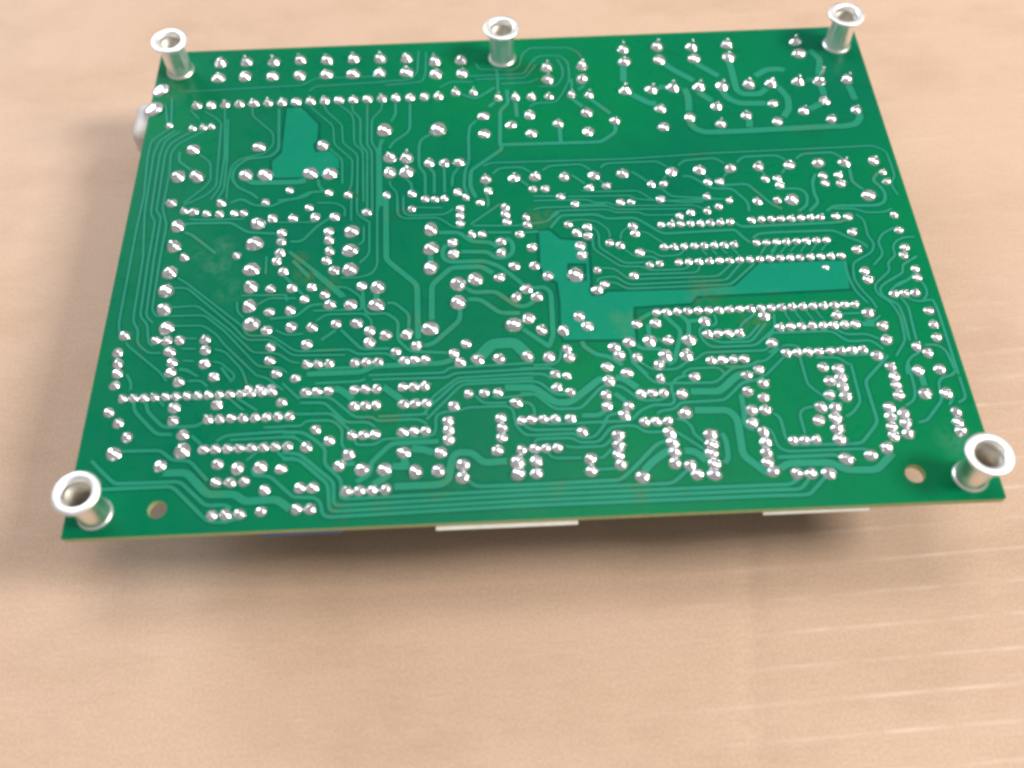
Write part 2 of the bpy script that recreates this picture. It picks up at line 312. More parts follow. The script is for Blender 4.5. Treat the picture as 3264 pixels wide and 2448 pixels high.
TRACES = """0.68,-94.5,56.3,-93.2,44.8,-97.8,40.0,-98.0,34.6,-96.9,20.6,-97.1,9.5,-96.8,-20.2,-96.2,-22.6
0.68,-91.8,43.5,-95.6,39.8,-96.5,35.3,-95.8,14.3,-94.0,-0.5,-93.6,-17.8,-93.3,-20.1,-91.9,-21.8,-91.5,-26.0,-88.4,-28.9,-85.5,-28.9
0.68,-90.5,43.0,-94.1,39.8,-94.8,34.4,-94.3,16.5,-94.2,13.9,-92.7,11.5,-92.6,-1.6,-92.0,-18.2,-89.9,-20.6,-88.8,-26.2,-87.6,-27.0
0.68,-88.0,42.4,-92.4,38.8,-93.4,35.1,-92.9,16.4,-93.0,15.0,-91.4,13.0,-91.2,-1.4,-90.6,-18.2,-88.6,-20.3
0.68,-83.8,43.0,-90.5,38.3,-91.9,35.1,-91.3,28.1,-91.4,15.6,-89.6,10.3,-89.7,-0.7,-89.4,-16.6,-88.0,-18.4
0.68,-84.7,50.4,-81.2,47.6,-79.6,45.8,-79.2,37.7,-78.4,22.6,-80.7,19.6,-86.1,16.4
0.68,-79.2,51.0,-77.3,33.4,-77.4,22.2,-79.3,18.0
0.68,-88.8,51.1,-85.8,47.4
0.68,-77.9,47.0,-76.5,31.8,-76.3,21.3,-77.8,17.5
0.68,-71.6,51.0,-71.3,47.9,-65.1,41.1,-64.6,36.9,-66.6,33.7,-73.1,32.0,-75.2,29.3,-75.5,23.3,-75.2,17.8
0.68,-55.6,51.0,-54.9,49.7,-48.9,42.8,-48.3,36.0,-43.1,30.0,-43.0,20.8,-43.8,18.8
0.68,-51.8,50.8,-51.1,48.6,-46.5,43.1,-46.0,36.3,-43.0,33.2,-41.8,31.5,-41.4,17.5
0.68,-47.8,51.0,-44.2,47.3,-43.5,45.1,-42.9,35.7,-40.5,33.1,-39.7,15.1
0.68,-44.0,50.4,-43.9,48.2,-41.6,45.4,-41.2,35.2,-39.3,33.0,-38.6,12.0
0.68,-39.9,50.6,-39.4,35.1,-38.1,33.0,-37.3,11.9
0.68,-35.9,51.2,-35.8,48.6,-38.5,44.8,-38.2,35.9,-36.6,32.9,-36.0,11.9
0.68,-84.6,34.7,-80.9,31.2,-80.1,25.1,-81.1,22.8,-86.2,17.2
0.68,-49.4,34.4,-45.9,30.5,-45.4,21.7
0.68,-91.6,58.4,-58.4,59.2,-55.0,61.8,-35.8,61.6
0.68,-56.6,56.4,-54.8,58.6,-34.8,59.3
0.68,-96.0,53.7,-94.3,45.7
0.9,-64.2,50.2,-63.1,34.7,-65.0,32.4,-71.3,31.9,-74.3,28.8,-74.5,24.8,-72.7,21.9,-68.6,19.4,-67.0,17.7
0.9,-89.5,35.3,-89.4,32.0,-85.6,28.6
0.9,-51.8,23.6,-51.6,21.2,-50.1,19.6
0.9,-49.7,19.3,-54.2,19.2,-57.0,17.2,-61.9,16.9
1.8,-55.0,23.4,-57.4,22.9,-69.3,23.3,-70.6,24.6
1,-35.5,37.0,-36.0,34.9,-35.1,13.4
0.68,-36.7,59.4,-28.1,59.8,-26.2,62.5,-25.9,71.4
0.68,-35.1,57.9,-24.9,58.7,-23.9,61.4,-23.7,70.8
0.68,-19.8,56.2,-16.9,58.3,-10.6,57.9
0.68,-9.5,65.3,-8.9,62.9,0.7,61.9,2.7,63.6,3.6,68.3,6.0,71.0,17.4,70.4,20.1,67.8,20.5,65.9
0.68,-15.3,60.5,-10.2,60.2,3.9,60.3,6.0,64.8,8.4,67.5,14.6,67.2,16.6,64.2,16.5,57.3,14.2,52.0,12.1,48.6,6.1,48.5,4.8,47.2
0.68,7.8,55.1,12.5,54.8,14.6,58.3,14.9,62.0,13.5,65.8
0.68,-2.7,56.6,5.3,56.8,7.9,58.3
0.68,-9.8,58.8,4.1,58.7,7.3,63.8
0.68,-33.1,22.2,-32.9,20.2,-31.1,18.2,-30.7,11.6
0.9,-4.0,63.1,-3.6,60.3,-3.7,53.5
0.9,-4.6,55.3,-7.2,53.2,-10.1,51.1,-14.1,53.2
0.9,17.1,57.3,16.8,53.7
0.9,20.4,54.8,18.7,53.1
0.9,-9.9,42.8,-11.8,40.8,-12.2,36.2,-12.2,27.9,-13.3,24.7,-13.7,19.2,-12.9,16.8
0.9,-22.2,38.4,-24.8,36.8,-25.5,34.4,-25.4,26.6,-23.8,24.1,-23.7,16.6
0.9,-32.1,50.6,-32.0,46.2,-33.2,43.7
0.9,-28.1,50.4,-28.0,40.4,-29.1,38.8,-32.4,36.0,-33.5,33.6
0.9,-22.7,26.0,-21.4,24.4,-21.4,16.9
0.9,-18.8,25.8,-18.7,17.1
0.9,-15.1,25.6,-16.6,23.3,-16.8,19.4
0.9,-28.7,22.4,-27.3,20.7,-27.3,18.7
0.9,-35.1,37.0,-36.3,34.1,-35.9,11.9
0.9,0.8,20.8,3.1,18.3
0.9,14.5,21.6,17.8,18.3
0.9,20.7,20.5,22.3,18.5
0.9,-7.9,20.1,-8.2,16.9,-7.4,14.2,-7.7,11.9
1.2,-4.8,49.5,-6.4,47.8
1.2,-1.2,54.2,-1.0,48.9,-3.3,46.4,-3.8,33.6,-3.2,31.9,-11.8,24.6,-12.0,18.7,-10.6,15.1
1.2,-3.2,33.4,23.3,33.0,27.6,36.5,27.6,39.1
1.2,12.5,39.9,12.5,33.6
1.2,1.0,49.2,1.2,43.5
1.2,16.6,49.7,19.4,46.4
1.2,21.6,49.4,26.7,43.4
0.68,-8.5,25.9,-6.7,27.0,29.7,26.5,51.6,27.3,88.2,27.6,94.9,27.8,98.1,25.6,98.3,20.3,98.3,16.7,96.5,14.1,97.6,10.2
0.78,-6.2,23.1,-4.4,25.0,1.6,25.1,3.9,23.0
0.78,6.9,23.6,8.8,25.1,17.2,25.3,19.7,23.0
0.78,22.2,23.6,23.5,25.2,37.4,25.2,39.6,23.1
0.88,42.6,23.3,44.3,25.1,52.5,25.6,54.9,23.5
0.88,58.2,23.7,60.0,25.6,69.1,25.7,71.1,23.8
0.88,73.9,24.1,75.7,25.8,83.9,26.0,86.1,23.8
0.88,30.2,22.0,32.1,20.3,34.5,17.8
0.88,39.2,20.3,38.2,18.8
0.88,48.8,20.6,49.8,19.0
0.88,55.4,20.6,53.9,18.7
0.88,64.0,20.6,64.9,18.9
0.88,70.6,21.0,69.1,19.1
2,32.0,61.5,31.5,55.6
2,33.2,50.5,37.8,46.7,39.6,46.6
2,43.7,62.3,45.1,60.3,51.1,54.9
2,52.7,61.7,58.3,56.3
2,62.1,62.2,62.3,57.5,62.4,50.2,64.1,48.8,68.4,48.6,70.7,50.7
2,51.7,50.4,55.0,46.7
2,58.4,50.9,59.2,47.7,62.3,45.4,69.7,45.0
2,48.1,51.9,48.7,48.8,48.2,43.1
2,68.4,55.8,72.0,58.3,75.9,58.3,77.0,57.6
2,74.0,51.4,76.0,46.8,75.5,42.5,73.4,39.5
2,85.6,65.5,87.8,61.6,86.2,55.2
2,86.0,51.2,86.1,47.1
2,81.0,42.1,84.5,44.1
2,64.1,39.2,63.6,36.2
2,41.0,52.8,43.2,52.9
2,82.3,53.4,84.2,53.3
2,47.8,39.7,48.6,36.6,51.4,35.0,60.0,34.9,86.5,35.4,88.6,35.1,92.5,35.9,94.4,38.8,93.8,40.6
2,93.6,50.7,94.2,44.9
0.78,35.2,16.2,37.5,15.7,39.5,12.9,53.3,11.2
0.9,43.3,19.7,45.4,19.6,50.4,15.0,55.6,14.7,58.9,9.9,58.7,6.9
0.9,52.9,16.0,59.7,16.1,62.1,12.8,64.9,8.8,67.2,7.2
0.9,66.7,14.1,73.1,13.8,74.5,11.8,73.7,8.0,71.1,6.2
1,78.0,18.6,76.6,16.0,76.3,11.7,76.9,9.0,74.0,6.1
1,87.2,20.1,86.8,15.4,89.1,12.6
1,94.2,18.2,92.1,15.5,93.7,13.5,94.5,10.7,93.6,8.1,91.3,7.1,80.4,7.6,78.3,5.9
0.68,-84.5,-7.0,-81.9,-8.9,-67.0,-22.4,-65.7,-25.1,-60.0,-25.3,-53.8,-30.1,-42.3,-30.2
0.68,-85.1,-10.1,-81.8,-10.2,-69.2,-22.3,-65.8,-26.3,-59.9,-26.5,-54.5,-31.2,-42.2,-31.6
0.68,-84.6,-15.9,-78.6,-15.7,-70.4,-22.9,-63.9,-29.9,-58.0,-30.4,-54.6,-33.1,-52.7,-33.3
0.68,-88.0,-18.4,-76.6,-18.6,-71.2,-23.5,-62.4,-33.8,-56.9,-34.4,-55.4,-36.0
0.68,-80.1,-25.1,-77.5,-25.3
0.68,-80.8,-28.0,-77.3,-28.2
0.68,-80.1,-31.3,-77.4,-31.6
0.68,-80.6,-33.5,-78.4,-33.9,-76.4,-35.8
0.68,-84.0,11.8,-82.2,11.4,-69.8,11.1
0.68,-68.2,-13.2,-57.4,-13.5
0.68,-64.1,-16.2,-61.5,-14.3,-54.9,-14.7
0.68,-57.0,-15.6,-57.4,-13.5
0.68,-63.0,9.6,-51.7,9.0
0.68,-69.1,-15.0,-68.8,-18.0,-67.0,-19.8
0.68,-59.1,-23.8,-56.2,-25.5,-52.5,-25.1
0.68,-63.2,-1.4,-62.9,-7.0
0.68,-83.6,-21.4,-76.5,-21.6,-73.0,-24.4,-70.8,-27.4,-62.8,-35.9,-62.5,-36.3,-60.1,-37.0,-55.9,-40.6
0.68,-73.0,-28.5,-70.5,-29.3,-66.0,-34.5,-64.4,-38.6
0.68,-72.9,-32.0,-71.0,-32.4,-67.2,-36.3,-68.4,-37.8
0.68,-94.2,-25.6,-93.5,-26.6,-84.7,-34.5,-83.1,-36.8
0.9,-84.6,7.4,-82.8,6.6,-76.0,0.2
0.9,-86.6,9.7,-83.8,10.3,-73.1,10.0,-68.7,6.6,-61.5,5.8
0.9,-60.7,-20.4,-54.5,-20.1,-51.4,-16.9,-48.4,-16.7
0.9,-48.1,-27.2,-44.8,-24.5
0.9,-57.6,3.0,-54.7,2.9,-51.3,7.5,-48.0,10.3
0.9,-74.1,16.6,-71.3,18.0,-68.1,15.6,-63.4,14.9,-60.1,16.7,-55.1,17.6,-52.9,19.4
0.9,-58.1,-8.0,-53.0,-14.1
1.1,-57.6,-0.2,-49.8,-7.7,-43.0,-14.9
1.1,-56.5,-3.1,-52.0,-8.6
0.73,-36.2,17.3,-35.5,-6.0,-37.1,-8.4,-40.4,-9.2,-44.3,-9.0
0.73,-37.9,8.3,-37.6,-2.0,-40.0,-4.7
0.73,-31.0,17.1,-30.9,10.6,-29.3,9.0,-20.3,8.9,-16.3,5.3,-13.7,5.2
0.73,-29.4,16.6,-29.3,11.2,-28.1,10.0,-18.6,9.9,-16.5,11.7
0.73,-26.1,12.6,-19.4,12.2
0.73,-49.6,-30.0,-41.1,-30.1,-39.5,-31.6,-32.6,-31.6,-30.2,-33.5
0.73,-50.4,-18.6,-38.9,-18.8
0.73,-49.6,-21.6,-47.3,-19.8,-38.3,-20.0,-36.4,-22.0,-36.3,-23.6
0.73,-45.3,-11.8,-42.8,-11.9,-39.1,-15.1,-38.9,-18.8
0.73,-4.6,12.6,-12.3,6.2
0.73,-11.7,5.8,-0.5,5.2,6.7,6.0,10.4,9.1
0.73,-42.9,17.7,-42.6,8.9
0.73,-41.4,16.9,-41.2,11.1,-37.9,8.3
0.73,-39.3,6.9,-39.1,2.1,-40.5,1.1
0.73,-44.4,10.5,-44.2,13.2,-46.6,15.2,-51.6,15.5
0.9,-7.8,3.4,-2.0,3.1
0.9,1.4,2.9,4.8,3.1
0.9,-38.9,-12.8,-38.1,-19.2,-37.0,-20.3,-32.9,-20.1,-30.0,-22.6,-30.0,-28.1,-27.0,-31.4,-18.3,-32.2
0.9,-32.7,-17.2,-31.0,-17.2,-27.4,-20.8,-27.5,-24.7
0.9,-43.5,-24.5,-38.5,-30.2,-31.8,-30.3
1.3,-20.3,4.0,-15.2,3.8,-12.1,0.7,-7.3,0.2,-5.6,-1.5
1.3,-14.7,-2.4,-7.9,-2.8,-6.6,-4.6,-3.8,-5.1,-1.7,-3.1,-1.9,0.1,-3.3,1.3
1.3,-18.4,-0.1,-19.5,-1.8,-19.2,-4.3,-17.8,-5.5,-9.1,-5.6,-5.3,-7.5,-0.7,-12.3,0.1,-13.4
1.3,-13.8,-13.7,-12.1,-15.1,-6.6,-15.1,-1.6,-19.7,0.8,-19.9,2.6,-18.3
1.3,-13.3,-17.1,-10.3,-17.3,-5.7,-21.5,-0.9,-21.8
1.3,-15.2,-19.7,-15.3,-23.0,-21.7,-29.5,-23.9,-30.0
1.3,-0.5,-26.4,5.6,-31.8
1.3,2.5,-14.5,5.5,-14.3,6.8,-16.1,6.6,-28.7,5.3,-31.8
1.3,-51.1,-6.9,-43.7,-14.9
1.5,-33.9,16.5,-33.3,-4.0,-25.6,-12.1,-25.2,-28.0
1.5,-22.0,-22.7,-22.0,-12.3,-17.3,-7.3,-9.7,-7.3,-7.0,-9.6
1.5,-22.3,-2.0,-22.3,-5.6
1.5,-35.4,-14.0,-35.5,-16.0
3,-10.7,-33.5,-7.9,-30.2,-2.6,-30.1,0.2,-33.7
0.68,16.6,16.1,20.6,15.5,31.2,15.3,35.2,11.6,53.5,11.2
0.68,12.9,14.2,29.3,13.7,30.3,12.5,43.2,10.6,47.6,10.6
0.68,4.1,13.3,18.1,12.9,19.7,11.7,23.2,11.7,24.9,10.5,45.1,9.6,47.5,8.1
0.68,3.9,10.2,5.7,10.9,23.1,10.6,24.8,9.3,43.5,8.5
0.68,3.7,5.9,7.2,6.1,9.7,9.6,23.0,9.4,24.7,8.2,30.7,8.1,32.3,6.9,39.8,6.7
0.68,12.6,6.0,15.8,6.4,19.8,5.6,22.7,2.5,22.6,-0.0
0.68,18.5,3.9,20.0,1.6,19.6,-2.8,25.4,-8.1,30.4,-8.1
0.68,18.2,0.2,18.2,-3.4,24.4,-9.1,29.7,-9.3,31.2,-10.6,40.1,-10.7,41.7,-9.3
0.68,25.2,-0.5,25.5,1.7,27.6,3.4
0.68,30.6,1.7,32.0,1.3,35.6,-2.2
0.68,25.3,-3.1,28.3,-6.3,32.6,-6.3,34.1,-7.8
0.68,30.8,-4.4,33.0,-4.9,34.2,-6.4,39.3,-6.3,40.7,-4.6
0.68,19.6,-9.3,22.7,-9.5,26.0,-13.1,47.8,-13.2,51.4,-9.8
0.68,18.2,-13.6,18.6,-12.3,22.7,-11.9,25.8,-14.7,49.6,-14.5,54.0,-9.5
0.68,20.9,-13.8,22.8,-13.9,25.1,-15.9,50.5,-15.9,57.3,-9.7
0.68,28.6,-11.7,42.8,-11.9,43.8,-10.1
0.68,44.9,-4.8,46.0,-6.6
0.68,47.4,-4.9,48.5,-6.8
0.68,49.7,-4.7,51.1,-6.6
0.68,52.3,-4.5,53.8,-7.0
0.68,61.4,-3.9,59.2,-7.0
0.68,63.9,-4.0,61.8,-6.7
0.68,4.2,14.8,11.2,14.5,12.7,15.5
0.68,15.6,11.3,22.6,11.0
0.9,7.9,4.0,10.7,8.0,20.0,7.9,22.2,6.3,29.1,6.3,30.2,5.8,35.9,0.7,54.3,1.1,55.4,-1.0,57.3,-3.3
1,54.3,3.5,55.8,1.9,65.0,2.0,80.7,2.1,82.9,3.1
0.88,58.1,-1.9,59.7,-0.5,64.6,-0.3,78.7,-0.4,82.2,-3.1,84.7,-4.3,86.0,-6.2
0.58,63.9,-4.3,62.1,-7.1
0.58,66.3,-4.3,64.2,-6.9
0.58,68.9,-4.2,66.7,-6.6
0.58,71.3,-4.0,69.2,-6.8
0.58,73.9,-4.1,71.8,-6.9
0.58,76.4,-4.3,74.3,-6.7
0.58,62.5,-23.6,61.9,-25.2,62.9,-27.3
0.58,64.9,-23.7,64.4,-25.0,65.8,-27.4
0.58,67.4,-23.5,67.1,-24.9,68.3,-27.2
0.58,69.8,-23.7,69.5,-25.0,70.7,-27.0
0.73,45.1,-24.4,45.6,-26.7,44.6,-27.7,41.6,-27.8,40.9,-29.1,41.4,-31.7,43.2,-33.7,53.6,-33.7,58.9,-29.0,59.3,-25.1
0.73,43.3,-31.1,45.2,-32.5,52.7,-32.6,57.0,-27.6
0.73,48.0,-31.7,52.0,-31.6,55.3,-27.9
0.73,55.1,-24.6,51.4,-27.3,50.7,-28.6
0.73,23.4,-32.7,24.4,-34.0,24.1,-36.2,27.6,-40.4
0.73,25.9,-36.6,28.8,-39.2,34.5,-39.3,36.9,-37.4,39.3,-36.9,41.1,-35.1,55.7,-35.2,56.7,-34.0
0.73,35.4,-40.7,37.2,-39.3,44.2,-39.3,45.2,-41.2
0.73,45.6,-39.1,51.0,-39.4,52.8,-38.2,54.9,-38.2,59.6,-34.2
0.73,8.1,-32.6,7.9,-35.1,6.5,-36.6,1.5,-36.6
1.2,30.3,-23.3,27.2,-25.1
1.2,29.2,-26.6,29.1,-29.5
1.2,33.2,-24.1,36.7,-28.6,36.1,-31.1,34.9,-34.5,34.3,-37.0,32.6,-37.8
1.2,37.0,-24.0,38.9,-26.4,38.4,-29.9
1.2,38.9,-26.1,41.6,-26.0
1.2,38.3,-32.8,37.9,-34.0
1.2,30.8,-31.0,31.9,-31.0
1.2,13.3,-30.6,13.4,-31.9,16.4,-34.5,19.0,-35.0,22.1,-37.6
1.2,25.9,-32.2,26.8,-33.3,31.0,-33.5,31.5,-34.0
0.78,56.5,-31.8,57.8,-30.9,57.5,-30.4,72.1,-30.6,75.0,-33.7,80.6,-33.6,82.9,-36.3
0.73,72.6,-29.7,74.9,-31.7,80.2,-31.8,82.5,-33.4
0.73,85.5,4.4,87.1,2.5,86.8,-2.6,87.9,-5.2,86.8,-7.7,81.3,-10.9,80.5,-15.8,81.7,-19.2,83.6,-22.7,84.0,-24.7
0.73,93.9,-0.4,90.6,-2.1,88.9,-4.6,89.4,-8.5,86.1,-11.9
0.73,98.3,-3.6,95.4,-3.5,92.8,-5.1,92.0,-7.2,92.4,-9.0,89.6,-11.4,89.9,-13.5,85.0,-17.7,85.0,-20.4,87.8,-23.2,89.0,-27.3,88.5,-34.0,85.3,-38.3
0.73,97.3,-9.6,93.0,-12.2,93.0,-14.3,87.9,-17.2,85.9,-18.8,86.2,-21.2,89.4,-23.7,89.8,-27.3,89.5,-34.1
0.73,95.8,-14.5,93.3,-16.8,91.2,-17.3,88.5,-19.6
0.73,90.4,-21.7,91.6,-24.4,91.3,-29.0,91.1,-34.1
0.73,92.0,-21.8,93.8,-23.2,97.5,-22.8
0.73,96.1,-16.6,97.2,-18.7,97.0,-21.4,95.6,-22.6
0.73,91.3,-37.3,88.9,-38.4,87.0,-40.8,86.7,-43.3
0.73,75.6,-25.8,79.9,-25.8
0.73,80.5,-27.8,82.6,-28.3,84.3,-26.7
0.73,73.1,-37.5,79.4,-37.5
0.73,80.2,6.6,85.7,6.3,87.9,4.9,92.8,4.8,94.8,5.8
0.73,56.2,-35.9,59.2,-34.1,62.2,-34.0,63.6,-34.7
0.73,59.4,-37.3,54.4,-42.0
0.73,79.5,-10.1,79.2,-14.3,80.0,-19.2,82.2,-23.0
0.73,94.9,-15.8,90.4,-18.3
0.78,97.8,-22.7,98.3,-25.1,98.3,-36.4,98.3,-43.9
0.78,92.6,-35.5,95.7,-35.6,97.2,-37.3,97.8,-42.6,98.1,-42.6,96.6,-44.1,94.5,-44.3,93.1,-45.7,92.9,-50.2,88.0,-55.5,86.1,-55.7
1.5,79.5,-28.9,82.4,-29.2
0.78,66.7,-37.7,71.9,-37.9,74.1,-40.2,74.5,-39.6,74.5,-49.9,72.1,-52.7,70.4,-53.5
0.78,63.1,-37.2,63.2,-38.4,63.5,-44.9,68.1,-49.9
0.88,83.5,-37.9,82.1,-39.4,76.7,-44.6,77.1,-55.3,72.4,-60.4,57.2,-60.1,56.0,-58.5,55.8,-53.1,54.5,-51.9
0.78,52.1,-55.5,53.4,-56.4,53.9,-60.4,55.7,-61.6,72.4,-61.7,73.8,-62.2
0.78,63.9,-50.6,61.3,-51.0,60.2,-52.4,60.5,-57.3
0.78,87.6,-39.6,87.4,-47.8,86.5,-50.2,84.1,-51.5
0.78,95.4,-49.7,94.9,-50.6,94.0,-51.7
0.78,96.2,-51.2,98.3,-50.2,98.3,-44.5
1,53.3,-62.9,66.4,-62.9,67.5,-63.8
1.7,53.5,-65.6,55.5,-64.4,65.0,-64.7,67.4,-66.6,74.2,-66.9,78.6,-63.0
1.5,89.8,-43.8,89.8,-46.5
1,-14.0,-65.4,-12.4,-66.8,-0.1,-66.9,18.8,-66.7,22.3,-63.6,27.6,-58.3,29.9,-57.7
0.93,-55.3,-51.5,-50.7,-51.7,-47.5,-54.1,-45.4,-56.2,-45.5,-59.8,-41.5,-63.9,-41.6,-68.4,-2.8,-68.1,29.9,-68.0,33.5,-65.0
0.93,-54.9,-56.6,-51.1,-57.1,-43.2,-64.3,-42.9,-69.9,-2.9,-69.3,51.0,-69.4,55.2,-69.5,57.2,-68.0
0.93,-54.7,-58.3,-51.2,-58.4,-44.4,-64.8,-43.9,-70.4,-43.1,-71.2,-3.0,-70.6,50.8,-70.6,57.2,-70.7,59.4,-68.1
0.93,-61.1,-60.2,-60.9,-62.0,-57.2,-62.2,-52.1,-67.1,-51.5,-67.5,-46.9,-67.8,-45.6,-69.3,-45.4,-71.4,-44.4,-72.5,-3.0,-71.8,50.5,-71.9,58.6,-72.1,62.9,-68.0
0.78,-55.2,-52.6,-51.9,-53.1,-50.8,-54.3
0.78,-48.7,-39.1,-38.3,-39.0,-37.3,-38.4
0.78,-36.5,-37.5,-19.0,-37.6,-18.2,-36.3,1.5,-36.0
0.78,-35.7,-38.7,-18.5,-39.0,-16.9,-37.9,1.4,-37.6
0.78,-21.9,-45.8,-22.2,-44.3,-16.2,-39.2,1.4,-38.8
0.78,-23.2,-49.8,-15.2,-41.0,1.3,-40.9
0.78,-23.9,-48.6,-22.9,-46.9,-15.9,-40.1,1.3,-40.0
0.78,-8.2,-44.4,-7.5,-45.0,1.1,-44.4
0.78,-12.1,-44.2,-10.4,-46.2,-5.0,-46.3
0.78,-52.1,-42.5,-45.1,-42.9,-39.2,-48.5,-35.2,-48.5,-34.4,-49.6,-24.9,-49.6,-22.9,-51.0
0.78,-51.8,-44.1,-46.3,-44.3,-41.2,-49.7,-36.1,-49.8,-34.6,-51.3
0.78,-52.8,-47.0,-44.6,-47.2,-40.1,-51.9
0.78,-55.4,-50.0,-51.1,-50.1,-50.4,-48.8,-44.3,-49.0,-41.9,-51.3,-42.0,-55.2,-40.9,-56.7
0.78,-39.0,-54.0,-38.9,-55.5,-34.4,-55.6,-33.0,-54.3,-22.4,-54.2,-21.1,-53.1,-21.1,-48.8,-19.3,-48.0,-15.8,-47.9,-14.2,-47.1,-4.5,-47.2,-3.5,-48.8,-3.4,-52.0,-1.3,-54.9,0.5,-54.9
0.78,-33.9,-48.5,-22.9,-48.4
0.78,-56.3,-38.7,-52.1,-43.1
1.8,-44.2,-40.7,-42.6,-41.2,-39.9,-43.7
1.8,-33.1,-40.8,-28.9,-44.3
1.8,-5.3,-42.4,1.2,-42.6
1.8,-30.5,-61.1,-26.8,-61.3
1.8,-28.0,-58.7,-27.8,-60.9
1.8,-26.4,-57.1,-23.9,-57.2,-21.6,-58.2
1.8,-31.3,-62.7,-31.7,-63.5,-34.6,-65.3
1.8,-30.0,-66.0,-19.9,-66.0,-18.2,-64.7,-17.7,-60.3,-16.7,-58.4,-13.2,-58.5,-10.7,-61.2,-5.5,-61.0
1.3,-20.4,-55.4,-30.9,-55.5,-35.3,-60.0,-35.4,-62.8,-38.3,-64.5
1.3,-40.7,-60.1,-38.8,-60.0
1.5,-50.8,-36.5,-38.0,-36.5,-35.9,-35.1,-19.6,-35.0,-17.0,-34.1
0.88,-48.3,-35.2,-38.8,-35.1
0.83,32.4,-55.7,37.8,-60.2
0.83,32.6,-52.4,34.3,-52.6,35.9,-54.4,35.9,-56.1,38.1,-58.5
0.83,28.5,-50.9,29.3,-50.1,32.7,-49.8,33.9,-48.2,44.2,-48.0,48.8,-43.6,52.8,-43.0,54.3,-41.7
0.83,32.2,-43.0,42.8,-43.3,47.3,-39.5,50.7,-39.4,53.6,-38.0
0.83,23.3,-51.5,24.8,-49.8,28.0,-48.4,32.0,-48.7,33.0,-47.6,32.5,-44.9,32.7,-43.1,34.2,-41.6,36.4,-41.1
0.83,24.1,-36.5,28.7,-42.6,32.5,-43.2
0.83,-1.8,-44.1,1.3,-44.2,5.7,-48.5,11.6,-48.6,16.9,-42.9,21.1,-43.1,25.3,-47.2,29.9,-47.3,31.3,-46.3
0.83,-1.6,-40.8,2.5,-41.1,6.2,-44.8,8.5,-44.7
0.83,-1.5,-38.8,4.0,-39.1,5.4,-40.5
0.83,-1.5,-37.4,5.6,-37.6,6.3,-38.4
0.83,-1.3,-46.4,0.2,-46.6,1.1,-48.1,1.1,-49.6
0.83,3.0,-51.7,4.0,-52.3,22.2,-52.3,23.3,-51.5
0.83,-1.6,-52.0,0.1,-53.6,9.9,-53.8
0.83,-2.2,-53.7,-1.0,-54.9,9.8,-54.9,10.8,-56.1,14.0,-56.1,16.6,-52.9,17.3,-50.6,19.9,-50.2
0.83,0.7,-56.7,1.2,-55.9,9.3,-56.0,10.4,-57.2,14.9,-57.3,18.0,-53.6,23.3,-53.5,25.4,-55.4,29.4,-55.4
0.83,7.6,-58.0,9.3,-58.4,16.1,-58.4,17.7,-56.7
0.83,3.5,-59.4,4.4,-60.8,10.9,-61.0
0.83,14.6,-61.2,15.6,-61.1,17.5,-59.2
0.83,14.3,-64.0,17.8,-63.9
1.8,37.0,-50.3,44.6,-50.6,46.2,-52.9,46.0,-62.0,50.5,-66.6
1.8,-1.7,-42.6,1.4,-42.7,6.1,-46.9,9.4,-46.9,16.3,-41.2,17.1,-41.1
1.8,20.2,-40.9,21.8,-41.0,24.9,-43.9
1.8,36.8,-45.4,43.3,-45.7,47.8,-41.7,49.9,-41.2
1.8,24.1,-64.8,25.8,-62.9,29.4,-60.3,30.4,-60.2
1.8,33.4,-60.3,35.8,-60.6,37.9,-63.0
1.3,42.2,-56.4,42.9,-58.2,42.7,-62.9,41.6,-63.7
1.3,11.7,-50.4,15.8,-50.6,17.7,-48.6
1.3,19.6,-45.1,21.9,-47.3
1.3,48.0,-46.8,48.0,-49.8,47.7,-55.0,49.5,-55.9
0.95,-90.4,-54.6,-81.8,-54.8,-79.0,-57.4,-75.2,-57.6,-70.6,-62.7
0.95,-96.8,-56.6,-95.2,-58.3,-90.8,-62.5,-76.6,-62.6,-70.4,-68.6,-66.1,-68.6,-64.8,-69.4
0.95,-93.3,-63.7,-78.1,-63.7,-70.3,-71.5,-69.0,-72.4,-65.6,-72.7,-63.3,-71.9
0.95,-89.9,-41.9,-89.2,-44.6,-83.4,-50.7,-79.9,-50.9
0.95,-87.0,-42.3,-86.3,-44.7,-82.1,-49.0,-74.6,-49.0,-73.4,-48.0
0.95,-75.5,-51.4,-73.0,-53.8
0.88,-69.8,-53.1,-67.9,-51.7,-55.3,-51.3,-54.8,-51.4
0.78,-66.8,-52.9,-52.4,-52.7
0.78,-59.5,-50.1,-54.9,-50.1
0.78,-67.9,-42.4,-64.5,-45.5
0.78,-66.4,-42.1,-61.4,-45.7
0.78,-60.0,-55.8,-62.7,-58.2
0.78,-56.2,-56.0,-54.8,-58.0,-52.0,-58.1
0.78,-80.6,-33.8,-78.7,-34.2,-75.9,-35.9
0.78,-78.1,-37.0,-75.0,-37.0,-73.5,-38.8
0.78,-70.9,-33.7,-68.4,-37.2
0.78,-92.6,-34.5,-91.1,-37.0,-91.1,-38.8
0.78,-79.3,-41.5,-74.1,-42.2
0.78,-84.5,-41.6,-82.7,-43.4
1.9,-80.5,-60.4,-75.4,-60.5,-70.3,-66.0,-64.1,-66.2,-62.3,-68.0,-55.2,-67.8,-52.1,-70.3"""
